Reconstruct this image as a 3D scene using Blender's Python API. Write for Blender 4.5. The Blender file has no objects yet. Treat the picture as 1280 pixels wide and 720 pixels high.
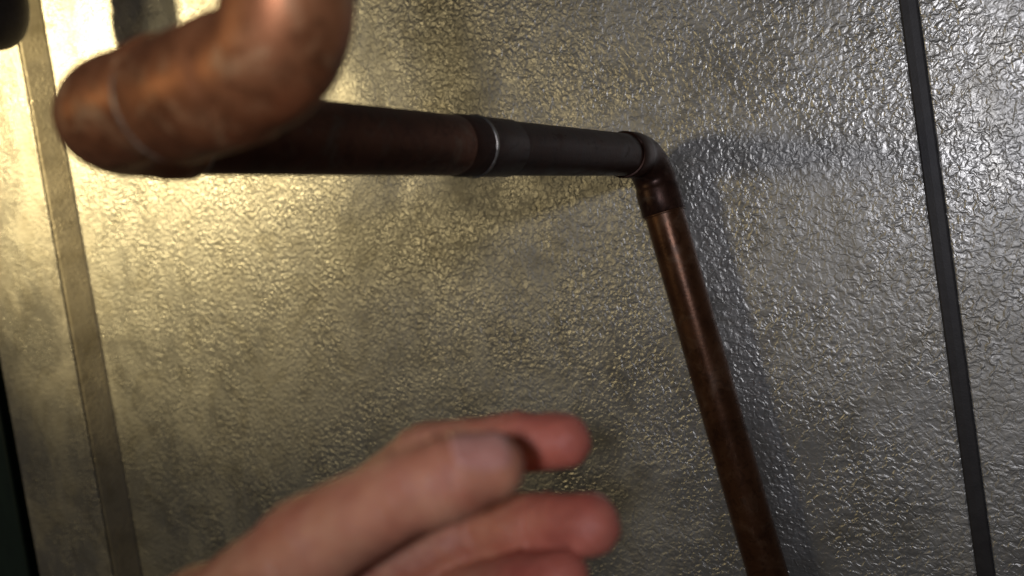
import bpy, bmesh, math, random
import numpy as np
from mathutils import Vector, Matrix, noise as mnoise

# ------------------------------------------------------------------ camera
# World: the sheet-metal wall is the plane Y = 0 (Y runs into the wall), Z is up.
D = 0.569                                  # camera to wall, metres
wv = Vector((.64, .14, 1)).normalized()    # wall axis in camera axes (right, up, forward)
uv = Vector((-.157, 1, -.04)); uv = (uv - wv * uv.dot(wv)).normalized()
rv = uv.cross(wv)
scene = bpy.context.scene
C = scene.collection
cam_data = bpy.data.cameras.new('camera')
cam = bpy.data.objects.new('camera', cam_data); C.objects.link(cam)
cam.matrix_world = Matrix(((rv.x, rv.y, -rv.z, 0), (wv.x, wv.y, -wv.z, -D), (uv.x, uv.y, -uv.z, 0), (0, 0, 0, 1)))
cam_data.sensor_width = 36; cam_data.lens = 28.125
cam_data.clip_start = .01; cam_data.clip_end = 50
cam_data.dof.use_dof = True
cam_data.dof.focus_distance = .50
cam_data.dof.aperture_fstop = 28.125 / 4.4     # about a 4 mm wide opening
scene.camera = cam

# ------------------------------------------------------------------ light
world = bpy.data.worlds.new('World'); scene.world = world; world.use_nodes = True
bg = world.node_tree.nodes['Background']
bg.inputs[0].default_value = (.75, .8, 1, 1); bg.inputs[1].default_value = .022

def lamp(name, loc, power, col, rad):
    d = bpy.data.lights.new(name, 'POINT'); d.energy = power; d.color = col; d.shadow_soft_size = rad
    o = bpy.data.objects.new(name, d); C.objects.link(o); o.location = loc
    return o
def spot(name, loc, aim, power, col, rad, half, blend):
    d = bpy.data.lights.new(name, 'SPOT'); d.energy = power; d.color = col; d.shadow_soft_size = rad
    d.spot_size = math.radians(2 * half); d.spot_blend = blend
    o = bpy.data.objects.new(name, d); C.objects.link(o); o.location = loc
    o.rotation_euler = (Vector(aim) - Vector(loc)).to_track_quat('-Z', 'Y').to_euler()
    return o
spot('clamp_lamp', (-1.5, -.75, .55), (-1.065, 0, .28), 70, (1, .80, .41), .035, 24.5, 1)
lamp('room_bulb', (-2.2, -2.3, .42), 27, (1, .80, .42), .24)
spot('torch', (.12, -.85, .08), (-.10, 0, .25), 7.8, (.88, .89, 1), .018, 49, 1)

vs = scene.view_settings
vs.view_transform = 'Standard'; vs.look = 'None'; vs.exposure = -.10; vs.gamma = 1; vs.use_curve_mapping = False
scene.render.engine = 'CYCLES'
scene.cycles.use_denoising = True
scene.cycles.max_bounces = 6

# ------------------------------------------------------------------ helpers
def at(px, py, z):
    """photo pixel + distance along the view axis -> world point"""
    p = Vector(((px - 640) / 1000 * z, (360 - py) / 1000 * z, z))
    return Vector((rv.dot(p), wv.dot(p) - D, uv.dot(p)))

def mesh_obj(name, bm, mat, parent=None, smooth=True):
    me = bpy.data.meshes.new(name)
    bmesh.ops.recalc_face_normals(bm, faces=bm.faces)
    bm.to_mesh(me); bm.free()
    if smooth:
        me.polygons.foreach_set('use_smooth', [True] * len(me.polygons))
    o = bpy.data.objects.new(name, me); C.objects.link(o)
    me.materials.append(mat)
    if parent: o.parent = parent
    return o

def tag(o, label=None, cat=None, group=None, kind=None):
    if label: o['label'] = label
    if cat: o['category'] = cat
    if group: o['group'] = group
    if kind: o['kind'] = kind
    return o

def empty(name, loc):
    o = bpy.data.objects.new(name, None); C.objects.link(o); o.location = loc
    o.empty_display_size = .02
    return o

def adopt(o, parent):
    """parent while keeping the mesh in world space"""
    o.parent = parent
    o.matrix_parent_inverse = Matrix.Translation(-parent.location)

def sweep(bm, pts, rads, n=48, wob=0.0):
    pts = [Vector(p) for p in pts]
    tan = []
    for i in range(len(pts)):
        a = pts[max(i - 1, 0)]; b = pts[min(i + 1, len(pts) - 1)]
        t = (b - a)
        if t.length < 1e-9: t = tan[-1] if tan else Vector((0, 0, 1))
        tan.append(t.normalized())
    ref = Vector((0.31, .42, .85)); ref = (ref - tan[0] * ref.dot(tan[0])).normalized()
    prev = None
    for i, p in enumerate(pts):
        ref = (ref - tan[i] * ref.dot(tan[i])).normalized()
        b = tan[i].cross(ref)
        ring = []
        for k in range(n):
            a = 2 * math.pi * k / n
            d = ref * math.cos(a) + b * math.sin(a)
            r = rads[i]
            if wob: r += wob * mnoise.noise(p * 90 + d * 1.3)
            ring.append(bm.verts.new(p + d * r))
        if prev:
            for k in range(n):
                bm.faces.new((prev[k], prev[(k + 1) % n], ring[(k + 1) % n], ring[k]))
        prev = ring
    return bm

def box(bm, x0, x1, y0, y1, z0, z1):
    vsx = [bm.verts.new((x, y, z)) for x in (x0, x1) for y in (y0, y1) for z in (z0, z1)]
    for f in ((0, 1, 3, 2), (4, 6, 7, 5), (0, 4, 5, 1), (2, 3, 7, 6), (0, 2, 6, 4), (1, 5, 7, 3)):
        bm.faces.new([vsx[i] for i in f])

def bevel_box(x0, x1, y0, y1, z0, z1, w, seg=3):
    bm = bmesh.new(); box(bm, x0, x1, y0, y1, z0, z1)
    bmesh.ops.bevel(bm, geom=list(bm.edges), offset=w, segments=seg, profile=.5, affect='EDGES')
    return bm

class NT:
    def __init__(s, name):
        s.m = bpy.data.materials.new(name); s.m.use_nodes = True
        s.t = s.m.node_tree; s.b = s.t.nodes['Principled BSDF']
    def n(s, typ, **kw):
        x = s.t.nodes.new(typ)
        for k, v in kw.items():
            if k.startswith('i_'): x.inputs[k[2:].replace('_', ' ')].default_value = v
            else: setattr(x, k, v)
        return x
    def l(s, a, b): s.t.links.new(a, b)
    def ramp(s, src, stops, interp='LINEAR'):
        r = s.n('ShaderNodeValToRGB'); r.color_ramp.interpolation = interp
        e = r.color_ramp.elements
        while len(e) < len(stops): e.new(.5)
        for el, (p, c) in zip(e, stops):
            el.position = p; el.color = c if len(c) == 4 else (*c, 1)
        s.l(src, r.inputs[0]); return r.outputs[0]
    def tex(s, scale, detail=2, rough=.5, dist=0, vec=None):
        x = s.n('ShaderNodeTexNoise', i_Scale=scale, i_Detail=detail, i_Roughness=rough, i_Distortion=dist)
        s.l(vec if vec else s.coord(), x.inputs['Vector']); return x.outputs[0]
    def coord(s):
        if not hasattr(s, 'c'): s.c = s.n('ShaderNodeTexCoord').outputs['Object']
        return s.c
    def mul(s, a, b, op='MULTIPLY'):
        x = s.n('ShaderNodeMath', operation=op)
        for i, q in enumerate((a, b)):
            if isinstance(q, (int, float)): x.inputs[i].default_value = q
            else: s.l(q, x.inputs[i])
        return x.outputs[0]
    def mix(s, f, a, b):
        x = s.n('ShaderNodeMix', data_type='RGBA')
        for i, q in ((0, f), (6, a), (7, b)):
            if isinstance(q, (int, float)): x.inputs[i].default_value = q
            elif isinstance(q, tuple): x.inputs[i].default_value = (*q, 1)
            else: s.l(q, x.inputs[i])
        return x.outputs[2]
    def bump(s, h, dist, strength=1, nrm=None):
        x = s.n('ShaderNodeBump'); x.inputs['Distance'].default_value = dist; x.inputs['Strength'].default_value = strength
        s.l(h, x.inputs['Height'])
        if nrm: s.l(nrm, x.inputs['Normal'])
        return x.outputs[0]
    def set(s, **kw):
        for k, v in kw.items():
            i = s.b.inputs[k.replace('_', ' ')]
            if isinstance(v, (int, float)): i.default_value = v
            elif isinstance(v, tuple): i.default_value = (*v, 1) if len(v) == 3 and i.type == 'RGBA' else v
            else: s.l(v, i)
        return s

# ------------------------------------------------------------------ materials
def stucco(name, depth=.00058, base=(.60, .585, .54), scale=232.0, metal=.72):
    """galvanised sheet with a rolled-in orange-peel emboss, worn and smudged"""
    k = NT(name)
    a = k.tex(scale, 1.8, .5, .8)
    hgt = k.ramp(a, [(.30, (0, 0, 0)), (.70, (1, 1, 1))], 'EASE')
    amp = k.ramp(k.tex(15, 5, .68, .6), [(.32, (.22,) * 3), (.50, (.75,) * 3), (.66, (1, 1, 1))])
    hgt = k.mul(hgt, amp)
    fine = k.tex(scale * 3.6, 2.5, .65)
    dull = k.tex(7, 6, .66, .7)
    smear = k.tex(19, 5, .62, 1.4)
    # vertical runs where water has dried
    mp = k.n('ShaderNodeMapping'); mp.inputs['Scale'].default_value = (46, 46, 2.6); k.l(k.coord(), mp.inputs['Vector'])
    runs = k.ramp(k.tex(1, 4, .6, .35, mp.outputs[0]), [(.56, (0, 0, 0)), (.72, (1, 1, 1))])
    runs = k.mul(runs, k.ramp(k.tex(5, 3), [(.45, (0, 0, 0)), (.65, (1, 1, 1))]))
    specks = k.ramp(k.tex(150, 2, .5), [(.735, (0, 0, 0)), (.76, (1, 1, 1))])
    n1 = k.bump(hgt, depth)
    n2 = k.bump(fine, .00009, 1, n1)
    grime = k.ramp(smear, [(.30, (.66, .63, .56)), (.55, (1, 1, 1)), (.74, (1.0, .985, .95))])
    mixn = k.n('ShaderNodeMix', data_type='RGBA', blend_type='MULTIPLY'); mixn.inputs[0].default_value = .7
    mixn.inputs[6].default_value = (*base, 1); k.l(grime, mixn.inputs[7])
    col = k.mix(k.mul(runs, .22), mixn.outputs[2], (.70, .69, .66))
    col = k.mix(k.mul(specks, .7), col, (.10, .085, .06))
    rough = k.ramp(dull, [(.30, (.28,) * 3), (.48, (.36,) * 3), (.66, (.58,) * 3)])
    rough = k.mul(rough, k.mul(runs, .09), 'ADD')
    k.set(Base_Color=col, Metallic=metal, Roughness=rough, Normal=n2)
    return k.m

def copper(name, cols, rough=(.28, .5), stain=.5, stain_col=(.30, .22, .13), metal=.85, seed=0.0, sc=38, spec=.5):
    k = NT(name)
    mp = k.n('ShaderNodeMapping'); mp.inputs['Location'].default_value = (seed, seed * .7, -seed)
    k.l(k.coord(), mp.inputs['Vector']); v = mp.outputs[0]
    a = k.tex(sc, 5, .6, .8, v)
    base = k.ramp(a, [(.28, cols[0]), (.5, cols[1]), (.72, cols[2])])
    b = k.tex(sc * 1.7, 4, .65, 1.0, v)
    sm = k.mul(k.ramp(b, [(.52, (0, 0, 0)), (.68, (1, 1, 1))]), stain)
    col = k.mix(sm, base, stain_col)
    met = k.mul(metal, k.mul(sm, .7), 'SUBTRACT')
    ro = k.ramp(a, [(.3, (rough[0],) * 3), (.7, (rough[1],) * 3)])
    ro2 = k.mul(ro, k.mul(sm, .2), 'ADD')
    nb = k.bump(k.tex(sc * 14, 3, .6, 0, v), .00008)
    nb = k.bump(b, .00012, .6, nb)
    mp2 = k.n('ShaderNodeMapping'); mp2.inputs['Scale'].default_value = (420, 60, 60); k.l(v, mp2.inputs['Vector'])
    scr = k.ramp(k.tex(1, 3, .7, .2, mp2.outputs[0]), [(.62, (0, 0, 0)), (.66, (1, 1, 1))])
    ro2 = k.mul(ro2, k.mul(scr, .12), 'ADD')
    edge = k.ramp(k.tex(sc * 2.6, 6, .7, 1.5, v), [(.55, (0, 0, 0)), (.575, (1, 1, 1))])
    col = k.mix(k.mul(edge, .38), col, tuple(q * .5 for q in cols[0]))
    k.set(Base_Color=col, Metallic=met, Roughness=ro2, Normal=nb, Specular_IOR_Level=spec)
    return k.m

M_wall = stucco('embossed_galvanised')
M_trim = stucco('embossed_galvanised_fine', .00055, (.60, .575, .52), 270.0)
M_flank = stucco('smooth_galvanised', .00030, (.56, .50, .39), 270.0, .4)
M_copper_near = copper('mottled_copper', [(.20, .070, .028), (.41, .155, .062), (.52, .225, .098)], (.38, .54), .5, (.44, .29, .145), .6, .3, 46)
M_copper_dark = copper('tarnished_copper', [(.024, .012, .009), (.040, .018, .012), (.065, .030, .019)], (.34, .50), .35, (.09, .07, .05), .45, 1.7, 38, .2)
M_copper_mid = copper('brown_tarnished_copper', [(.085, .036, .020), (.15, .060, .033), (.22, .095, .053)], (.34, .46), .5, (.20, .15, .10), .75, 4.4, 38, .3)
M_copper_elbow = copper('blackened_copper', [(.026, .012, .008), (.050, .021, .013), (.075, .032, .019)], (.30, .46), .35, (.10, .07, .05), .5, 2.2, 38, .3)
M_copper_drop = copper('brown_copper', [(.065, .026, .011), (.105, .042, .017), (.135, .057, .024)], (.26, .38), .3, (.16, .10, .055), .5, 3.1, 30, .4)
k = NT('flux_residue'); k.set(Base_Color=k.ramp(k.tex(260, 3), [(.3, (.22, .14, .09)), (.7, (.46, .35, .25))]), Metallic=.4, Roughness=.5, Normal=k.bump(k.tex(500, 2), .0002)); M_flux = k.m
k = NT('solder'); k.set(Base_Color=k.ramp(k.tex(300, 3), [(.3, (.34, .31, .27)), (.7, (.62, .59, .54))]), Metallic=1.0, Roughness=.34, Normal=k.bump(k.tex(500, 2), .0001)); M_solder = k.m
k = NT('black_rubber'); k.set(Base_Color=k.ramp(k.tex(120, 4), [(.3, (.030, .027, .027)), (.7, (.048, .044, .043))]), Roughness=.55, Normal=k.bump(k.tex(900, 2), .0001)); M_rubber = k.m
k = NT('foam_insulation'); k.set(Base_Color=k.ramp(k.tex(60, 4), [(.3, (.030, .022, .020)), (.7, (.050, .038, .034))]), Roughness=.7, Normal=k.bump(k.tex(420, 3), .0004)); M_foam = k.m
k = NT('green_paint'); k.set(Base_Color=k.ramp(k.tex(40, 5), [(.3, (.012, .030, .022)), (.7, (.022, .050, .036))]), Roughness=.4, Normal=k.bump(k.tex(300, 3), .0001)); M_green = k.m
k = NT('dark_backing'); k.set(Base_Color=k.ramp(k.tex(30, 4), [(.3, (.012, .011, .010)), (.7, (.022, .020, .018))]), Roughness=.8); M_back = k.m

# ------------------------------------------------------------------ wall
Z0, Z1 = -.62, .72
bm = bmesh.new(); box(bm, -1.75, .42, .030, .036, Z0, Z1)
wall = mesh_obj('wall', bm, M_back, None, False)
tag(wall, 'galvanised sheet-metal cabinet wall with embossed texture behind the pipes', None, None, 'structure')

def panel(x0, x1, y0, y1, mat, name='panel'):
    return mesh_obj(name, bevel_box(x0, x1, y0, y1, Z0 + .002, Z1 - .002, .0012, 2), mat, wall, False)
tag(panel(-1.10, -.0529, 0, .024, M_wall), 'wide embossed metal panel behind the copper pipe')
tag(panel(-.0431, .40, .0006, .0246, M_wall), 'embossed metal panel right of the dark seam')
# raised strip along the left: a folded channel with a sloping flank and a face plate that overhangs it slightly
bm = bmesh.new()
prof = [(-1.222, -.0005), (-1.222, -.0225), (-1.034, -.0225), (-1.0305, -.0205), (-1.0085, -.0022), (-1.0070, -.0005)]
lo = [bm.verts.new((x, y, Z0 + .003)) for x, y in prof]; hi = [bm.verts.new((x, y, Z1 - .003)) for x, y in prof]
for i in range(len(prof)):
    j = (i + 1) % len(prof); bm.faces.new((lo[i], lo[j], hi[j], hi[i]))
bm.faces.new(lo); bm.faces.new(hi)
flank = mesh_obj('edge_strip', bm, M_flank, wall, False)
tag(flank, 'raised metal strip along the left of the wall')
mesh_obj('face_plate', bevel_box(-1.225, -1.0340, -.0242, -.0226, Z0 + .002, Z1 - .002, .0008, 2), M_trim, flank, False)
# rubber seam between the panels: two lips with a groove
bm = bmesh.new()
prof = [(-.0530, .003), (-.0528, -.0002), (-.0520, -.0006), (-.0480, -.0008), (-.0440, -.0006), (-.0432, -.0002), (-.0430, .003), (-.0430, .02), (-.0530, .02)]
lo = [bm.verts.new((x, y, Z0)) for x, y in prof]; hi = [bm.verts.new((x, y, Z1)) for x, y in prof]
for i in range(len(prof)):
    j = (i + 1) % len(prof); bm.faces.new((lo[i], lo[j], hi[j], hi[i]))
bm.faces.new(lo); bm.faces.new(hi)
gasket = mesh_obj('gasket', bm, M_rubber, wall, False)

# dark green painted post beyond the raised strip
t = empty('green_post', (-1.40, .0, Z0))
o = mesh_obj('post_body', bevel_box(-1.52, -1.285, -.012, .026, Z0, Z1, .004), M_green, None, False); adopt(o, t)
tag(t, 'dark green painted upright in the shadow at the lower left edge', 'post')

# ------------------------------------------------------------------ copper pipe
RP, RH, RB = .0143, .0159, .0150            # pipe, fitting hub, fitting bend radii
C1 = Vector((-.1325, -.438, .0525)); C2 = Vector((-.222, -.438, .056)); C3 = Vector((-.2245, -.0205, .0565))
VB = Vector((-.183, -.0160, -.255)); vdir = (VB - C3).normalized(); VEND = C3 + vdir * .62
pipe_run = empty('copper_pipe', (C3.x, C3.y, C3.z))
tag(pipe_run, 'copper pipe with soldered elbows bending from the wall toward the camera', 'pipe')

def straight(name, a, b, r, mat, parent=pipe_run, wob=.00006):
    n = max(2, int((b - a).length / .01))
    bm = bmesh.new(); sweep(bm, [a.lerp(b, i / n) for i in range(n + 1)], [r] * (n + 1), 56, wob)
    o = mesh_obj(name, bm, mat); adopt(o, parent); return o

def elbow(name, corner, d_in, d_out, bend, hub, mat, street_in=False, street_out=False, parent=pipe_run, hub_out=None, rh=RH):
    if hub_out is None: hub_out = hub
    """d_in points from the corner back along the incoming pipe, d_out along the outgoing one"""
    d_in = d_in.normalized(); d_out = d_out.normalized()
    pts, rad = [], []
    ang = math.acos(max(-1, min(1, -d_in.dot(d_out))))
    tl = bend * math.tan(ang / 2)
    def leg(d, street, hub):
        L = tl + hub; r = RP + .0002 if street else rh
        q = [(L, r * .90), (L, r - .0004), (L - .0006, r), (tl + hub * .5, r), (tl + .0045, r), (tl + .0025, (r + RB) / 2 if not street else RB), (tl + .0006, RB)]
        return [(corner + d * s, rr) for s, rr in q]
    A = leg(d_in, street_in, hub); B = leg(d_out, street_out, hub_out)
    pts += [p for p, r in A]; rad += [r for p, r in A]
    s = corner + d_in * tl; e = corner + d_out * tl
    bis = (d_in + d_out).normalized(); cen = corner + bis * (bend / math.cos(ang / 2))
    va = s - cen; axis = va.cross(e - cen).normalized()
    for i in range(1, 14):
        pts.append(cen + Matrix.Rotation(ang * i / 14, 3, axis) @ va); rad.append(RB)
    pts += [p for p, r in reversed(B)]; rad += [r for p, r in reversed(B)]
    bm = bmesh.new(); sweep(bm, pts, rad, 56, .00012)
    o = mesh_obj(name, bm, mat); adopt(o, parent); return o

def ring(name, c, d, R, r, mat, parent):
    """a bead of solder round the pipe"""
    d = d.normalized(); a = d.orthogonal().normalized(); b = d.cross(a)
    bm = bmesh.new(); N, K = 64, 10; g = []
    for i in range(N):
        th = 2 * math.pi * i / N; e = a * math.cos(th) + b * math.sin(th)
        rr = r * (1 + .35 * mnoise.noise(Vector((math.cos(th) * 2.2, math.sin(th) * 2.2, R * 900 + c.z * 7))))
        g.append([bm.verts.new(c + e * (R + rr * math.cos(q)) + d * rr * 1.3 * math.sin(q)) for q in (2 * math.pi * j / K for j in range(K))])
    for i in range(N):
        for j in range(K):
            bm.faces.new((g[i][j], g[(i + 1) % N][j], g[(i + 1) % N][(j + 1) % K], g[i][(j + 1) % K]))
    o = mesh_obj(name, bm, mat); adopt(o, parent); return o

UP = Vector((0, 0, 1)); LEFT = Vector((-1, 0, 0)); IN = Vector((0, 1, 0))
BEND, HUB = .0215, .0215
E = BEND + HUB
straight('riser', C1 + UP * (E - .015), C1 + UP * .62, RP, M_copper_dark)
e1 = elbow('elbow', C1, UP, LEFT, .0160, HUB, M_copper_near, street_in=True, hub_out=.0315, rh=.0162)
e2 = elbow('elbow', C2, -LEFT, IN, BEND, HUB, M_copper_near, street_in=True, hub_out=.0125)
ring('solder_joint', C1 + LEFT * (.0160 + .0315 + .0003), LEFT, RP + .0006, .0011, M_flux, e1)
ring('solder_joint', C2 + IN * (BEND + .0125 + .0002), IN, RP + .0003, .0007, M_solder, e2)
CA, CB = C2.y + .178, C2.y + .226            # coupling ends
def d2(y): return Vector((C2.x + (C3.x - C2.x) * (y - C2.y) / (C3.y - C2.y), y, C2.z + (C3.z - C2.z) * (y - C2.y) / (C3.y - C2.y)))
straight('pipe_length', d2(C2.y + E - .015), d2(CA + .012), RP, M_copper_mid)
RC = .01495
bm = bmesh.new(); q = [(0, RC * .9), (0, RC - .0008), (.0015, RC - .0005), (.0045, RC), (.018, RC), (CB - CA - .0008, RC), (CB - CA, RC - .0004), (CB - CA, RC * .9)]
sweep(bm, [d2(CA + s) for s, r in q], [r for s, r in q], 56)
cpl = mesh_obj('coupling', bm, M_copper_dark); adopt(cpl, pipe_run)
ring('solder_joint', d2(CA + .017), IN, RC, .0007, M_solder, cpl)
straight('pipe_length', d2(CB - .012), d2(C3.y - E + .015), RP, M_copper_dark)
e3 = elbow('elbow', C3, -IN, vdir, BEND, HUB, M_copper_elbow)
ring('solder_joint', C3 + vdir * (E + .0002), vdir, RP + .0003, .0006, M_copper_drop, e3)
straight('drop_pipe', C3 + vdir * (E - .015), VEND, RP, M_copper_drop)

# ------------------------------------------------------------------ second, capped pipe at the top left
I0 = Vector((-.912, -.113, .347))
stub = empty('capped_pipe', tuple(I0))
tag(stub, 'dark rounded pipe end hanging into the top left corner', 'pipe')
RI = .040
bm = bmesh.new(); sweep(bm, [I0 + UP * z for z in (.015, .08, .16, .26, .36)], [RI - .003] * 5, 48, .0004)
o = mesh_obj('pipe_length', bm, M_foam); adopt(o, stub)
prof = [(.026, RI - .003), (.026, RI - .0005), (.0245, RI)] + [(.012 - .050 * math.sin(a), max(RI * math.cos(a) ** .8, .0002)) for a in (math.pi / 2 * i / 14 for i in range(15))]
bm = bmesh.new(); sweep(bm, [I0 + UP * z for z, r in prof], [r for z, r in prof], 48)
o = mesh_obj('end_cap', bm, M_foam); adopt(o, stub)

# ------------------------------------------------------------------ hand
def chain(*j): return [(at(px, py, z), r / 1000) for px, py, z, r in j]
thumb = chain((255, 800, .205, 15.0), (385, 680, .192, 11.4), (505, 616, .184, 9.6), (560, 598, .183, 9.9), (612, 583, .184, 8.0))
index = chain((385, 690, .238, 11.5), (535, 568, .240, 9.6), (635, 553, .238, 8.7), (704, 552, .234, 8.2))
middle = chain((405, 745, .242, 11.5), (595, 662, .240, 9.8), (688, 656, .228, 9.0), (737, 657, .218, 8.4))
ringf = chain((420, 825, .240, 11.2), (580, 748, .232, 9.5), (658, 730, .218, 8.6), (700, 727, .209, 8.0))
pinky = chain((410, 940, .236, 10.2), (535, 880, .226, 8.4), (605, 842, .213, 7.6), (640, 830, .206, 7.0))
wrist = at(170, 960, .222); elb = at(-330, 1560, .235)
palm = [[(wrist, .021), (f[0][0], f[0][1])] for f in (index, middle, ringf, pinky)]
palm += [[(wrist, .020), (thumb[0][0], .0165)], [(thumb[0][0], .0160), (at(400, 790, .226), .0125)], [(at(390, 900, .214), .013), (wrist, .019)],
         [(index[0][0], .0105), (middle[0][0], .0110), (ringf[0][0], .0108), (pinky[0][0], .0100)], [(at(330, 760, .222), .015), (index[0][0], .0105)]]
arm = [(wrist + Vector((.004, 0, .004)), .021), (wrist.lerp(elb, .3), .027), (wrist.lerp(elb, .65), .034), (elb, .038)]
arm2 = [(wrist + Vector((-.006, 0, -.010)), .020), (wrist.lerp(elb, .3) + Vector((-.004, 0, -.012)), .026), (elb, .034)]
chains = [thumb, index, middle, ringf, pinky] + palm + [arm, arm2]
segs = [(np.array(a), np.array(b), ra, rb) for ch in chains for (a, ra), (b, rb) in zip(ch[:-1], ch[1:])]
KS = [.0022] * (sum(len(c) - 1 for c in chains[:5])) + [.006] * (len(segs) - sum(len(c) - 1 for c in chains[:5]))
creases = []
for ch in (thumb, index, middle, ringf, pinky):
    for i in range(1, len(ch) - 1):
        a, b, c = Vector(ch[i - 1][0]), Vector(ch[i][0]), Vector(ch[i + 1][0])
        d = ((b - a).normalized() + (c - b).normalized()).normalized()
        for off, dep in ((-.0018, .0008), (.0016, .0007)):
            creases.append((np.array(b + d * off), np.array(d), ch[i][1], dep))
def sdf(X):
    f = np.full(len(X), 1e3)
    for (a, b, ra, rb), k in zip(segs, KS):
        ab = b - a; t = np.clip(((X - a) @ ab) / (ab @ ab), 0, 1)
        d = np.linalg.norm(X - a - t[:, None] * ab, axis=1) - (ra + (rb - ra) * t)
        h = np.clip(.5 + .5 * (f - d) / k, 0, 1)
        f = f * (1 - h) + d * h - k * h * (1 - h)
    for c, d, r, dep in creases:
        v = X - c; s = v @ d; rad = np.linalg.norm(v - s[:, None] * d, axis=1)
        f = f + dep * np.exp(-(s / .0009) ** 2) * (rad < r * 1.35)
    f = f + .00045 * np.sin(X[:, 0] * 260 + 1.3) * np.sin(X[:, 1] * 230) * np.sin(X[:, 2] * 270 + .6) + .00018 * np.sin(X[:, 0] * 700) * np.sin(X[:, 2] * 760 + X[:, 1] * 500)
    return f
bm = bmesh.new()
for ch in chains:
    for (a, ra), (b, rb) in zip(ch[:-1], ch[1:]):
        n = max(2, int((b - a).length / .003))
        for i in range(n + 1):
            bmesh.ops.create_icosphere(bm, subdivisions=2, radius=ra + (rb - ra) * i / n, matrix=Matrix.Translation(a.lerp(b, i / n)))
me = bpy.data.meshes.new('hand_base'); bm.to_mesh(me); bm.free()
tmp = bpy.data.objects.new('hand_base', me); C.objects.link(tmp)
md = tmp.modifiers.new('remesh', 'REMESH'); md.mode = 'VOXEL'; md.voxel_size = .0015
dg = bpy.context.evaluated_depsgraph_get()
hm = bpy.data.meshes.new_from_object(tmp.evaluated_get(dg))
bpy.data.objects.remove(tmp); bpy.data.meshes.remove(me)
X = np.empty(len(hm.vertices) * 3); hm.vertices.foreach_get('co', X); X = X.reshape(-1, 3)
EPS = 2e-4
for it in range(3):
    f = sdf(X); g = np.stack([sdf(X + e) - sdf(X - e) for e in np.eye(3) * EPS], 1) / (2 * EPS)
    gn = (g * g).sum(1); X -= np.clip(f / np.maximum(gn, .2), -.002, .002)[:, None] * g
hm.vertices.foreach_set('co', X.ravel()); hm.update()
hm.name = 'skin'
hm.polygons.foreach_set('use_smooth', [True] * len(hm.polygons))
tips = np.array([c[-1][0] for c in chains[1:5]]); joints = np.array([p for c in chains[:5] for p, r in c[1:-1]])
dt = np.min(np.linalg.norm(X[:, None] - tips[None], axis=2), 1); dj = np.min(np.linalg.norm(X[:, None] - joints[None], axis=2), 1)
red = np.clip(1.05 * np.exp(-(dt / .020) ** 2) + .35 * np.exp(-(dj / .012) ** 2), 0, 1)
at_ = hm.attributes.new('redness', 'FLOAT', 'POINT'); at_.data.foreach_set('value', red.astype(np.float32))
k = NT('skin')
a = k.tex(55, 4, .6, .4)
col = k.ramp(a, [(.3, (.50, .18, .095)), (.5, (.62, .28, .16)), (.72, (.70, .36, .21))])
ra = k.n('ShaderNodeAttribute', attribute_name='redness')
col = k.mix(k.mul(ra.outputs['Fac'], .7), col, (.56, .105, .085))
blot = k.ramp(k.tex(160, 4, .65, .6), [(.4, (0, 0, 0)), (.65, (1, 1, 1))])
col = k.mix(k.mul(blot, .28), col, (.36, .09, .07))
k.set(Base_Color=col, Roughness=.52, Subsurface_Weight=.25, Subsurface_Radius=(1.0, .35, .2), Subsurface_Scale=.004,
      Normal=k.bump(k.tex(520, 4, .65, 1.0), .00035))
k.b.subsurface_method = 'RANDOM_WALK'
M_skin = k.m
hm.materials.clear(); hm.materials.append(M_skin)
hand = bpy.data.objects.new('hand', hm); C.objects.link(hand)
tag(hand, 'bare hand reaching in at the bottom, thumb up and fingers half curled', 'hand')

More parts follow.
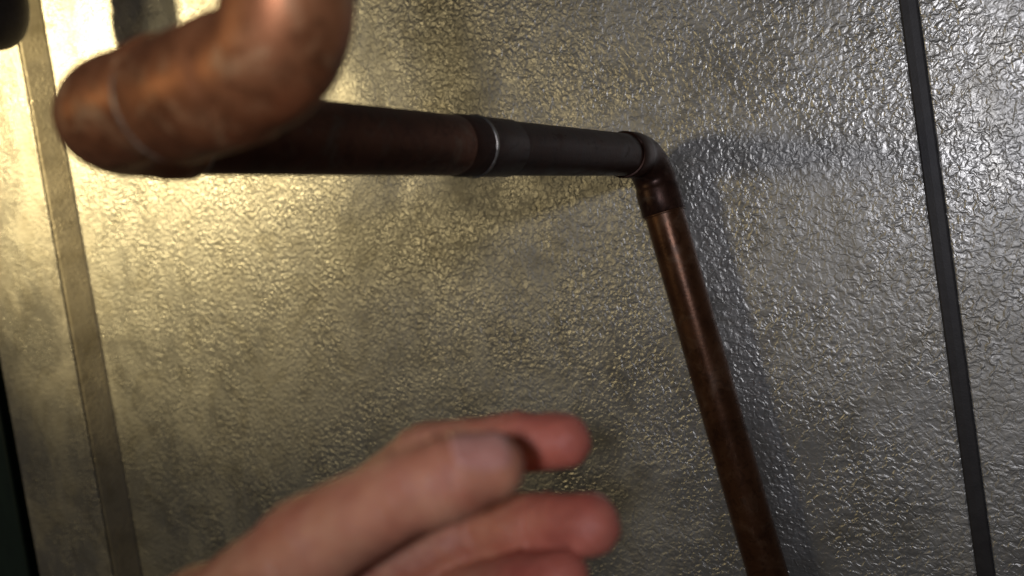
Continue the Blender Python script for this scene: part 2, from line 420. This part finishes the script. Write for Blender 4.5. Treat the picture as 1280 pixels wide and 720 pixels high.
# fingernails, laid onto the finger surface
k = NT('nail')
k.set(Base_Color=k.ramp(k.tex(240, 3), [(.3, (.56, .24, .18)), (.7, (.66, .33, .26))]), Roughness=.34, Subsurface_Weight=.15, Subsurface_Radius=(1.0, .4, .3), Subsurface_Scale=.002)
M_nail = k.m
def cam_dir(x, y, z):
    v = Vector((x, y, z)); return Vector((rv.dot(v), wv.dot(v), uv.dot(v))).normalized()
def nail(ch, n, ln, wd):
    ax = (ch[-1][0] - ch[-2][0]).normalized(); n = (n - ax * n.dot(ax)).normalized(); side = ax.cross(n)
    c = ch[-1][0] - ax * .0010
    NU, NV = 10, 8; P = []
    for i in range(NU + 1):
        for j in range(NV + 1):
            u = -1 + 2 * i / NU; w = math.sqrt(max(0, 1 - abs(u) ** 3.2)) * .35 + .65
            v = (-1 + 2 * j / NV) * w
            P.append(c + ax * (u * ln * .5) + side * (v * wd * .5) + n * .016)
    Q = np.array([tuple(p) for p in P]); nn = np.array(n); S0 = Q.copy()
    for it in range(40): Q -= np.maximum(sdf(Q), -.001)[:, None] * .8 * nn
    drop = np.minimum((S0 - Q) @ nn, .0150)        # never past the side of the fingertip
    Q = S0 - drop[:, None] * nn + nn * .00025
    bm = bmesh.new(); V = [bm.verts.new(q) for q in Q]; W = [bm.verts.new(q - nn * .0011) for q in Q]
    f = lambda i, j: i * (NV + 1) + j
    for i in range(NU):
        for j in range(NV):
            bm.faces.new((V[f(i, j)], V[f(i + 1, j)], V[f(i + 1, j + 1)], V[f(i, j + 1)]))
            bm.faces.new((W[f(i, j)], W[f(i, j + 1)], W[f(i + 1, j + 1)], W[f(i + 1, j)]))
    loop = [f(i, 0) for i in range(NU)] + [f(NU, j) for j in range(NV)] + [f(i, NV) for i in range(NU, 0, -1)] + [f(0, j) for j in range(NV, 0, -1)]
    for a, b in zip(loop, loop[1:] + loop[:1]): bm.faces.new((V[a], W[a], W[b], V[b]))
    mesh_obj('fingernail', bm, M_nail, hand)
nail(thumb, cam_dir(-.15, .80, -.60), .0125, .0120)
nail(index, cam_dir(.1, .72, .70), .0105, .0100)
nail(middle, cam_dir(.55, .70, .50), .0105, .0102)
nail(ringf, cam_dir(.55, .70, .50), .0100, .0096)
nail(pinky, cam_dir(.55, .70, .50), .0085, .0080)
